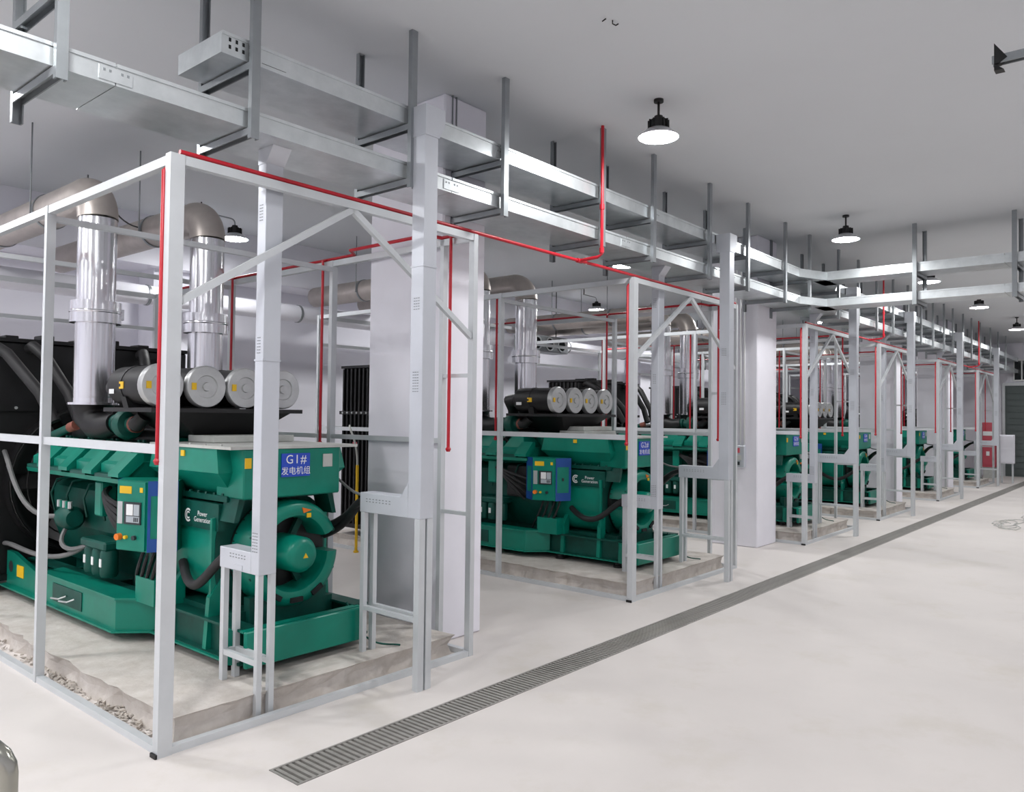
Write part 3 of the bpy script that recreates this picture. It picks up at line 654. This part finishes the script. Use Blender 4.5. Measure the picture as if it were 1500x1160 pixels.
# ------------------------------------------------------------------ cable ducts dropping into the cages
def slots(parent, x, yc, z0, rows, colsn, dy=.018, dz=.016):
    for i in range(rows):
        for j in range(colsn):
            MB().box(x-.0015, x+.001, yc+(j-(colsn-1)/2)*dy-.006, yc+(j-(colsn-1)/2)*dy+.006, z0+i*dz, z0+i*dz+.005).build('vent_slot', 'strut', parent)
def make_duct_a():
    t = thing('cable_duct', (.57, .1, 0), 'grey cable duct dropping beside the front corner of the nearest cage', 'cable duct', 'cable ducts dropping from the trays')
    x0, x1 = .512, .617
    rs = MB().bbox(x0, x1, .045, .12, .742, 2.984, .003, 1).build('riser', 'duct', t)
    slots(rs, x0, .085, 1.9, 6, 2); slots(rs, x0, .085, .86, 7, 3); slots(rs, x0, .085, 2.6, 6, 2)
    MB().box(x0-.003, x1+.003, .042, .123, 1.86, 1.87).build('joint_strip', 'duct', rs)
    MB().prism([(-.02, 2.984), (.12, 2.984), (.12, 2.9), (.045, 2.9)], 'x', x0-.003, x1+.003).build('tray_joint', 'duct', rs)
    ar = MB().bbox(x0, x1, .12, .43, .742, .855, .003, 1).build('arm', 'duct', t)
    slots(ar, x0, .25, .81, 2, 6, .028); MB().box(x0-.003, x0, .20, .28, .75, .775).build('joint_plate', 'duct', ar)
    for x in (x0+.018, x1-.014):
        MB().box(x-.015, x+.015, .05, .08, 0.0, .742).build('leg', 'steel', t)
        MB().box(x-.015, x+.015, .385, .42, .13, .742).build('leg', 'steel', t)
        MB().box(x-.012, x+.012, .08, .385, .27, .30).build('stretcher', 'steel', t)
    MB().box(x0+.033, x1-.029, .39, .415, .27, .295).build('stretcher', 'steel', t)
    return t
def make_duct_b():
    t = thing('cable_duct', (1.48, -.2, 0), 'tall grey cable duct standing in front of the nearest column', 'cable duct', 'cable ducts dropping from the trays')
    x0, x1 = 1.35, 1.455
    rs = MB().bbox(x0, x1, -.27, -.165, .985, 3.36, .003, 1).build('riser', 'duct', t)
    MB().prism([(x0-.004, 3.22), (x1+.004, 3.22), (x1+.05, 3.31), (x1+.05, 3.40), (x0-.004, 3.40)], 'y', -.275, -.128).build('transition', 'duct', rs)
    slots(rs, x0, -.215, 1.72, 8, 3); slots(rs, x0, -.215, 2.2, 5, 3)
    MB().box(x0-.004, x1+.004, -.273, -.162, 2.45, 2.458).build('joint_strip', 'duct', rs)
    MB().prism([(-.165, 1.10), (-.165, 1.19), (-.10, 1.10)], 'x', x0, x1).build('gusset', 'duct', rs)
    ar = MB().bbox(x0, x1, -.165, .27, .985, 1.105, .003, 1).build('arm', 'duct', t)
    slots(ar, x0, .1, 1.05, 2, 8, .03)
    MB().box(x0, x0+.045, -.268, -.225, 0, .985).build('leg', 'steel', t)
    MB().box(x1-.045, x1, -.268, -.225, 0, .985).build('leg', 'steel', t)
    for x in (x0, x1-.03):
        MB().box(x, x+.03, .225, .258, .13, .985).build('leg', 'steel', t)
        MB().box(x, x+.028, -.225, .225, .39, .415).build('stretcher', 'steel', t)
    return t
da, db = make_duct_a(), make_duct_b()
BOFF = [0, 4.08, 8.08, 11.14, 15.03, 19.33]
AOFF = [0, 4.10, 8.22, 11.46, 15.5, 19.6]
for k in range(1, 6):
    copy_thing(da, (AOFF[k], 0, 0), 'grey cable duct dropping by the front corner, %s' % WHERE[k])
    copy_thing(db, (BOFF[k], 0, 0), 'tall grey cable duct outside the right front, %s' % WHERE[k])

# heavy cables from the generators to the ducts
def cable(name, pts, rad, label, m='rubber', grp='black cables of the generators'):
    o = MB().tube(pts, rad, 9).build(name, m, origin=pts[0]); return tag(o, label, 'cable', grp)
for k in range(6):
    x = CAGES[k]; wl = WHERE[k]
    cable('power_cable', bez((x+.56+(AOFF[k]-x), .43, .80), (x+.54, .62, .70), (x+.52, .74, .44), (x+.66, 1.12, .66), 16), .028, 'thick black cable looping into the corner duct, %s' % wl)
    for j in range(2):
        cable('power_cable', bez((BOFF[k]+1.38+j*.04, .27, 1.05), (BOFF[k]+1.40, .42, 1.02), (x+1.52, .52, .92-.05*j), (x+1.40, .70, .84-.05*j), 12), .024, ('upper' if j == 0 else 'lower')+' of two black cables into the tall duct, %s' % wl)
    cable('thin_cable', bez((BOFF[k]+1.40, .27, 1.08), (BOFF[k]+1.42, .45, 1.08), (x+1.50, .56, 1.10), (x+1.38, .64, 1.22), 12), .009, 'thin grey cable from terminal box to tall duct, %s' % wl, 'greyhose')
    cable('earth_wire', bez((x+1.38, .42, .40), (x+1.36, .25, .12), (x+1.52, .2, .16), (x+1.60, .16, .135), 14), .006, 'thin green earth wire hanging from the skid, %s' % wl, 'dgreen')

# ------------------------------------------------------------------ cable trays
def make_tray(name, x0, x1, z0, z1, label, hole_end=False):
    ya, yb = -.12, .30
    t = thing(name, (x0, (ya+yb)/2, z0), label, 'cable tray', 'covered cable trays along the aisle')
    L = 2.05; x = x0; k = 0
    while x < x1-.05:
        e = min(x+L, x1)
        sg = MB(); sg.box(x+.002, e-.002, ya, yb, z0, z1-.012); sg.build('tray_section', 'galv', t)
        MB().box(x+.004, e-.004, ya-.006, yb+.006, z1-.016, z1).build('cover', 'galv', t)
        if e < x1: 
            jp = MB().box(e-.07, e+.07, ya-.004, ya, z0+.012, z1-.022).build('joint_plate', 'galv', t)
            for dx in (-.05, -.025, .025, .05): MB().box(e+dx-.005, e+dx+.005, ya-.006, ya-.003, z0+.05, z0+.06).build('bolt', 'strut', jp)
        x = e; k += 1
    if hole_end:
        for i in range(4):
            for j in range(2): MB().box(x0+.04+i*.036, x0+.052+i*.036, ya-.002, ya+.002, z0+.03+j*.035, z0+.048+j*.035).build('punched_hole', 'hole', t)
        MB().box(x0+.22, x0+.36, ya-.001, ya+.001, z0+.02, z0+.022).build('seam', 'hole', t)
    return t
make_tray('cable_tray', X0+.02, X1-.02, 2.985, 3.08, 'lower galvanised cable tray running the length of the aisle')
make_tray('cable_tray', .15, X1-.02, 3.31, 3.415, 'upper galvanised cable tray with punched open end', True)
# crossing trays over the aisle
def cross_tray(xa, xb, z0, z1, label):
    t = thing('crossing_cable_tray', ((xa+xb)/2, -.13, z0), label, 'cable tray', 'trays crossing the aisle')
    y = -.135
    while y > Y0+.3:
        e = max(y-2.05, Y0+.2)
        MB().box(xa, xb, e+.002, y-.002, z0, z1-.012).build('tray_section', 'galv', t)
        MB().box(xa-.006, xb+.006, e+.004, y-.004, z1-.016, z1).build('cover', 'galv', t)
        if e > Y0+.3: MB().box(xa-.004, xa, e-.05, e+.05, z0+.012, z1-.022).build('joint_plate', 'galv', t)
        y = e
    MB().prism([(xa-.45, -.122), (xa, -.30), (xb, -.30), (xb+.45, -.122)], 'z', z0, z1-.004).build('bend', 'galv', t)
    return t
cross_tray(8.15, 8.55, 2.985, 3.08, 'lower bright tray crossing above the aisle')
cross_tray(8.15, 8.55, 3.31, 3.415, 'upper tray crossing above the aisle')

# hangers
def make_hanger(x):
    t = thing('tray_hanger', (x, .07, CEIL), 'first trapeze hanger along the trays from the left', 'tray hanger', 'trapeze hangers of the cable trays')
    for y, o in ((-.155, (0, 1, 0)), (.335, (0, -1, 0))):
        MB().channel((x, y, 2.925 if y < 0 else 2.86), (x, y, CEIL), .045, .03, .006, o).build('drop_strut', 'strut', t)
    for z in (2.962, 3.287):
        MB().channel((x, -.14, z), (x, .32, z), .045, .034, .006, (0, 0, -1)).build('cross_bar', 'strut', t)
    return t
hx = [-2.35, -1.45, -.56, .31, 1.35, 2.19, 3.37, 4.16, 5.23, 6.12, 7.16, 7.95, 9.04, 9.9, 10.8, 11.7, 12.6, 13.5, 14.4, 15.3, 16.1, 17.1, 18.0, 19.0, 20.3, 21.4, 22.6]
h0 = make_hanger(hx[0])
vis = 0
for k in range(1, len(hx)):
    copy_thing(h0, (hx[k]-hx[0], 0, 0), '%s trapeze hanger along the trays from the left' % ORD[max(0, k-2)] if k > 1 else 'trapeze hanger just left of the picture edge')
h0['label'] = 'trapeze hanger of the lower tray behind the viewpoint'
def cross_hanger(y, label):
    t = thing('tray_hanger', (8.35, y, CEIL), label, 'tray hanger', 'hangers of the crossing trays')
    for x in (8.11, 8.59):
        MB().channel((x, y, 2.925), (x, y, CEIL), .045, .03, .006, (1 if x < 8.3 else -1, 0, 0)).build('drop_strut', 'strut', t)
    for z in (2.962, 3.287): MB().channel((8.13, y, z), (8.57, y, z), .045, .034, .006, (0, 0, -1)).build('cross_bar', 'strut', t)
cross_hanger(-1.3, 'hanger of the crossing trays over the middle of the aisle')
cross_hanger(-2.28, 'hanger of the crossing trays at the right edge')
cross_hanger(-3.5, 'hanger of the crossing trays outside the picture')

# ------------------------------------------------------------------ exhaust pipes
def make_exhaust(x, label, first):
    y = 2.40; t = thing('exhaust_pipe', (x, y, 1.63), label, 'exhaust pipe', 'silver exhaust pipes')
    MB().lathe([(0, 0), (.17, 0), (.17, .016), (.135, .016), (.135, .05), (0, .05)], (x, y, 1.631), seg=32).build('flange', 'clad', t)
    MB().lathe([(.132, 1.68), (.134, 1.70), (.134, 2.22)], (x, y, 0), seg=40).build('lower_pipe', 'clad', t)
    co = MB().lathe([(.13, 2.215), (.17, 2.22), (.17, 2.375), (.13, 2.38)], (x, y, 0), seg=40).build('collar', 'clad', t)
    MB().lathe([(.1705, 2.29), (.174, 2.295), (.174, 2.305), (.1705, 2.31)], (x, y, 0), seg=40).build('collar_band', 'clad', co)
    MB().box(x+.165, x+.19, y-.03, y+.03, 2.26, 2.34).build('collar_lug', 'clad', co)
    MB().lathe([(.130, 2.375), (.130, 2.98)], (x, y, 0), seg=40).build('upper_pipe', 'clad', t)
    el = arc((x, y+.20, 2.98), .20, math.pi, math.pi/2, 'yz', 8)
    MB().tube(el, .136, 30).build('elbow', 'clad_dull', t)
    MB().tube([(x, y+.20, 3.18), (x, 5.45, 3.18)], .134, 30).build('horizontal_pipe', 'clad_dull', t)
    for yy in (3.3, 4.4): 
        MB().tube([(x-.15, yy, 3.14), (x-.15, yy, CEIL)], .006, 6).build('hanger_rod', 'strut', t)
        MB().lathe([(.136, yy-.015), (.142, yy-.015), (.142, yy+.015), (.136, yy+.015)], (x, 0, 3.18), 'y', 28).build('pipe_clip', 'strut', t)
    return t
e1 = make_exhaust(.62, 'left silver exhaust pipe rising from the nearest generator', True)
e2 = make_exhaust(1.47, 'right silver exhaust pipe rising from the nearest generator', False)
for k in range(1, 6):
    copy_thing(e1, (CAGES[k], 0, 0), 'left silver exhaust pipe, %s' % WHERE[k]); copy_thing(e2, (CAGES[k], 0, 0), 'right silver exhaust pipe, %s' % WHERE[k])

# ------------------------------------------------------------------ red water pipes
R = .0125
def red_net(xa, xb, label, riser_x, drops=()):
    t = thing('red_water_pipe', (xa, 0, 2.83), label, 'water pipe', 'red sprinkler pipes on the cages')
    MB().tube([(xa+.02, 0, 2.817), (xb, 0, 2.817)], R, 10).build('main_pipe', 'red', t)
    if riser_x:
        MB().tube([(riser_x, .0, 2.817), (riser_x+.02, -.16, 2.83), (riser_x+.03, -.19, 2.85), (riser_x+.03, -.19, 3.2), (riser_x+.03, -.19, CEIL-.004)], R, 10).build('riser_pipe', 'red', t)
        for z in (2.86, 3.2): MB().lathe([(R, 0), (R+.006, 0), (R+.006, .04), (R, .04)], (riser_x+.03, -.19, z), seg=12).build('coupling', 'red', t)
        MB().lathe([(R, 0), (R+.006, 0), (R+.006, .06), (R, .06)], (riser_x-.03, 0, 2.817), 'x', 12).build('tee', 'red', t)
        MB().box(riser_x+.08, riser_x+.1, -.005, .005, 2.80, 2.86).build('pipe_clip', 'lid', t)
    return t
def red_branch(x, ys, label, jog=None):
    """pipe along one side of a cage with drops down to the mid rail"""
    t = thing('red_water_pipe', (x, .1, 2.83), label, 'water pipe', 'red sprinkler pipes on the cages')
    if jog:
        pts = [(x, .03, 2.817), (x, .3, 2.817), (x-.09, .36, 2.83), (x-.09, 1.2, 2.83), (x, 1.26, 2.817), (x, 4.4, 2.817)]
    else: pts = [(x+.036, .03, 2.78), (x+.036, 4.4, 2.78)]
    MB().tube(pts, R, 10).build('side_pipe', 'red', t)
    for y in ys:
        if jog: dx = -.045; pp = [(x, y, 2.817), (x+dx, y, 2.80), (x+dx, y, 2.76), (x+dx, y, 1.37)]
        elif y < .1: dx = -.034; pp = [(x+.036, y+.005, 2.775), (x+.03, y+.003, 2.738), (x-.02, y, 2.738), (x+dx, y, 2.725), (x+dx, y, 1.37)]
        else: dx = .045; pp = [(x+.036, y, 2.78), (x+dx, y, 2.76), (x+dx, y, 1.37)]
        dp = MB().tube(pp, R*.9, 9).build('drop_pipe', 'red', t)
        MB().lathe([(0, -.03), (.012, -.03), (.02, -.012), (.012, 0), (0, 0)], (x+dx, y, 1.37), seg=10).build('nozzle', 'red', dp)
    return t
red_net(0, 6.16, 'long red pipe along the top of the first two cages with riser to the ceiling', 3.28)
red_net(8.23, 13.54, 'red pipe along the top of the third and fourth cages', 11.0)
red_net(15.54, 21.68, 'far red pipe along the top of the last two cages', 18.6)
for k, x in enumerate(CAGES):
    red_branch(x, (.04, 1.62, 3.1), 'red pipe with drops along the left side, %s' % WHERE[k])
    red_branch(x+2.06, (.17, 1.60, 2.95), 'red pipe with drops along the right side, %s' % WHERE[k], True)

# ------------------------------------------------------------------ smaller things
# switch box with conduits on the second column
sw = thing('switch_box', (7.555, .57, 1.0), 'small grey switch box with red lamp on the white column', 'switch box')
MB().bbox(7.50, 7.558, .48, .66, .98, 1.25, .006, 1).build('box_body', 'duct', sw)
MB().box(7.494, 7.50, .54, .61, 1.16, 1.22).build('red_indicator', 'redbox', sw)
MB().box(7.494, 7.50, .54, .61, 1.01, 1.05).build('dark_switch', 'bezel', sw)
MB().box(7.496, 7.50, .52, .63, 1.07, 1.13).build('name_label', 'lid', sw)
for j, y in enumerate((.50, .55, .61, .70)):
    o = MB().tube([(7.545, y, 1.25 if j < 3 else .1), (7.545, y, CEIL-.002)], .011, 8).build('conduit', 'white', origin=(7.545, y, 1.28))
    tag(o, '%s white conduit running up the column above the switch box' % ORD[j], 'conduit', 'conduits on the white column')
# yellow pole by the radiator of the second generator
yp = thing('yellow_pole', (4.03, 3.62, 0), 'thin yellow pole standing beside the second cage radiator', 'pole')
MB().tube([(4.0, 3.6, .02), (4.0, 3.6, 1.0)], .017, 10).build('pole', 'yellow', yp)
MB().lathe([(0, 0), (.03, 0), (.03, .02), (0, .02)], (4.0, 3.6, 0), seg=14).build('pole_foot', 'yellow', yp)
MB().tube(bez((4.0, 3.6, 1.0), (4.0, 3.6, 1.3), (3.9, 3.65, 1.42), (4.0, 3.75, 1.45), 10), .012, 8).build('pole_hose', 'lid', yp)
# red cabinet and wall box at the far end
rc = thing('red_cabinet', (23.95, .42, 0), 'red fire hose cabinet at the far end of the row', 'cabinet')
MB().bbox(23.7, 24.2, .27, .58, .3, 1.55, .01, 1).build('cabinet_body', 'redbox', rc)
MB().box(23.69, 23.7, .29, .56, .36, 1.12).build('cabinet_door', 'redbox', rc)
MB().box(23.69, 23.7, .29, .56, 1.18, 1.3).build('cabinet_sign', 'white', rc)
MB().box(23.685, 23.69, .40, .48, .62, .74).build('cabinet_label', 'white', rc)
MB().box(23.72, 24.18, .29, .56, 0, .3).build('cabinet_base', 'lid', rc)
wb = thing('distribution_box', (21.95, -.26, 0), 'white distribution box at the far end of the cages', 'electric box')
MB().bbox(21.9, 22.1, -.42, -.10, .5, 1.24, .01, 1).build('box_body', 'column', wb)
MB().bbox(21.885, 21.9, -.40, -.12, .53, 1.21, .004, 1).build('box_door', 'column', wb)
for y in (-.38, -.14): MB().box(21.98, 22.02, y-.02, y+.02, 0, .5).build('leg', 'steel', wb)
# handrail next to the viewpoint
hr = thing('handrail', (-1.35, -2.25, 0), 'stainless handrail end at the lower left corner', 'handrail')
pz = 1.09; hp_ = Vector((-1.352, -2.262, 0))
pts = [(hp_.x, hp_.y, 0), (hp_.x, hp_.y, pz-.04)] + [(hp_.x-.04*(1-math.cos(a))*.66, hp_.y+.04*(1-math.cos(a))*.75, pz-.04+.04*math.sin(a)) for a in (.3, .7, 1.1, 1.57)]
e = Vector(pts[-1]); pts += [(e.x-.5, e.y+.57, pz), (e.x-1.5, e.y+1.7, pz)]
MB().tube(pts, .013, 16).build('rail_tube', 'rail', hr)
MB().tube([(hp_.x-1.4, hp_.y+1.6, 0), (hp_.x-1.4, hp_.y+1.6, pz)], .013, 14).build('rail_post', 'rail', hr)
MB().tube([(hp_.x-.005, hp_.y+.005, .55), (hp_.x-1.4, hp_.y+1.6, .55)], .009, 12).build('mid_tube', 'rail', hr)
# bracket under the ceiling at the top right
bk = thing('ceiling_bracket', (3.0, -2.95, CEIL), 'steel strut bracket hanging at the upper right corner', 'bracket')
MB().channel((2.62, -2.92, 3.34), (2.62, -3.6, 3.34), .045, .04, .006, (0, 0, -1)).build('cross_bar', 'strut', bk)
MB().prism([(-2.955, 3.32), (-2.93, 3.32), (-2.93, 3.42), (-2.985, 3.34)], 'x', 2.595, 2.645).build('end_plate', 'black', bk)
MB().prism([(-2.93, 3.285), (-2.93, 3.32), (-2.97, 3.285)], 'x', 2.595, 2.645).build('end_lip', 'black', bk)
MB().channel((2.62, -3.45, 3.36), (2.62, -3.45, CEIL), .045, .03, .006, (0, 1, 0)).build('drop_strut', 'strut', bk)
# small hook in the ceiling
hk = thing('ceiling_hook', (1.98, -1.14, CEIL), 'tiny dark hook screwed into the ceiling', 'hook')
MB().tube([(1.98, -1.14, CEIL), (1.98, -1.14, CEIL-.02), (2.0, -1.15, CEIL-.025), (2.01, -1.16, CEIL-.015)], .004, 6).build('hook_wire', 'black', hk)
MB().tube([(1.94, -1.12, CEIL-.001), (1.92, -1.11, CEIL-.02)], .004, 6).build('screw', 'black', hk)
# loose wires on the floor at the right
for k, (x, y) in enumerate(((12.2, -1.62), (13.4, -1.85))):
    rr = random.Random(k); pts = []
    for i in range(40):
        a = i*.42; q = .18+.12*math.sin(i*.9)
        pts.append((x+q*2.2*math.cos(a)+i*.012, y+q*math.sin(a), .007+.004*(i % 3)))
    tag(MB().tube(pts, .0045, 6).build('loose_wire', 'lid', origin=(x, y, 0)), ('nearer' if k == 0 else 'farther')+' tangle of thin wire lying on the open floor', 'wire')
# pipes and a fan unit along the back wall
bp_ = thing('insulated_pipe', (-3, 5.3, 2.9), 'long white insulated pipe along the back wall', 'pipe')
MB().tube([(X0+.1, 5.28, 2.9), (X1-.1, 5.28, 2.9)], .11, 18).build('pipe_run', 'wall', bp_)
for x in range(-4, 25, 2): MB().lathe([(.111, 0), (.118, 0), (.118, .03), (.111, .03)], (x+.3, 5.28, 2.9), 'x', 20).build('pipe_clip', 'strut', bp_)
for k, x in enumerate((8.55, 14.0)):
    fu = thing('ventilation_unit', (x+.5, 4.95, 2.7), 'grey box ventilation unit hung near the back wall, %s' % ('seen through the second cage', 'far')[k], 'ventilation unit', 'ventilation units along the back wall')
    MB().bbox(x, x+1.1, 4.75, 5.1, 2.70, 2.98, .01, 1).build('housing', 'strut', fu)
    for j in range(3):
        MB().lathe([(.10, 4.75), (.12, 4.74), (.12, 4.73), (.10, 4.73), (.10, 4.75)], (x+.2+j*.35, 0, 2.84), 'y', 20).build('fan_ring', 'galv', fu)
        MB().lathe([(0, 4.745), (.10, 4.745)], (x+.2+j*.35, 0, 2.84), 'y', 20).build('fan_opening', 'hole', fu)
    for dx in (.08, .96): MB().tube([(x+dx, 4.92, 2.98), (x+dx, 4.92, CEIL)], .008, 6).build('hanger_rod', 'black', fu)

# pale boards lying on the generator lids
for k, x in ((0, 0.0), (1, 4.10)):
    for j in range(2 if k else 1):
        o = MB().bbox(x+.82+.06*j, x+1.42, 1.08+.05*j, 1.40+.03*j, 1.393+.045*j, 1.437+.045*j, .004, 1).build('pale_board', 'lid', origin=(x+1.1, 1.25, 1.393+.045*j))
        tag(o, ('pale board lying on the lid of the nearest generator' if k == 0 else ('lower' if j == 0 else 'upper')+' pale board lying on the second generator lid'), 'board', 'boards left on the generators')
# wire sagging between the exhaust pipes and the lamp
tag(MB().tube(bez((.70, 2.55, 3.30), (1.0, 3.0, 3.06), (1.5, 3.6, 3.12), (2.46, 4.45, 3.76), 20), .006, 6).build('sagging_wire', 'black', origin=(.7, 2.55, 3.3)), 'thin black wire sagging from the left exhaust pipe to the lamp', 'wire')
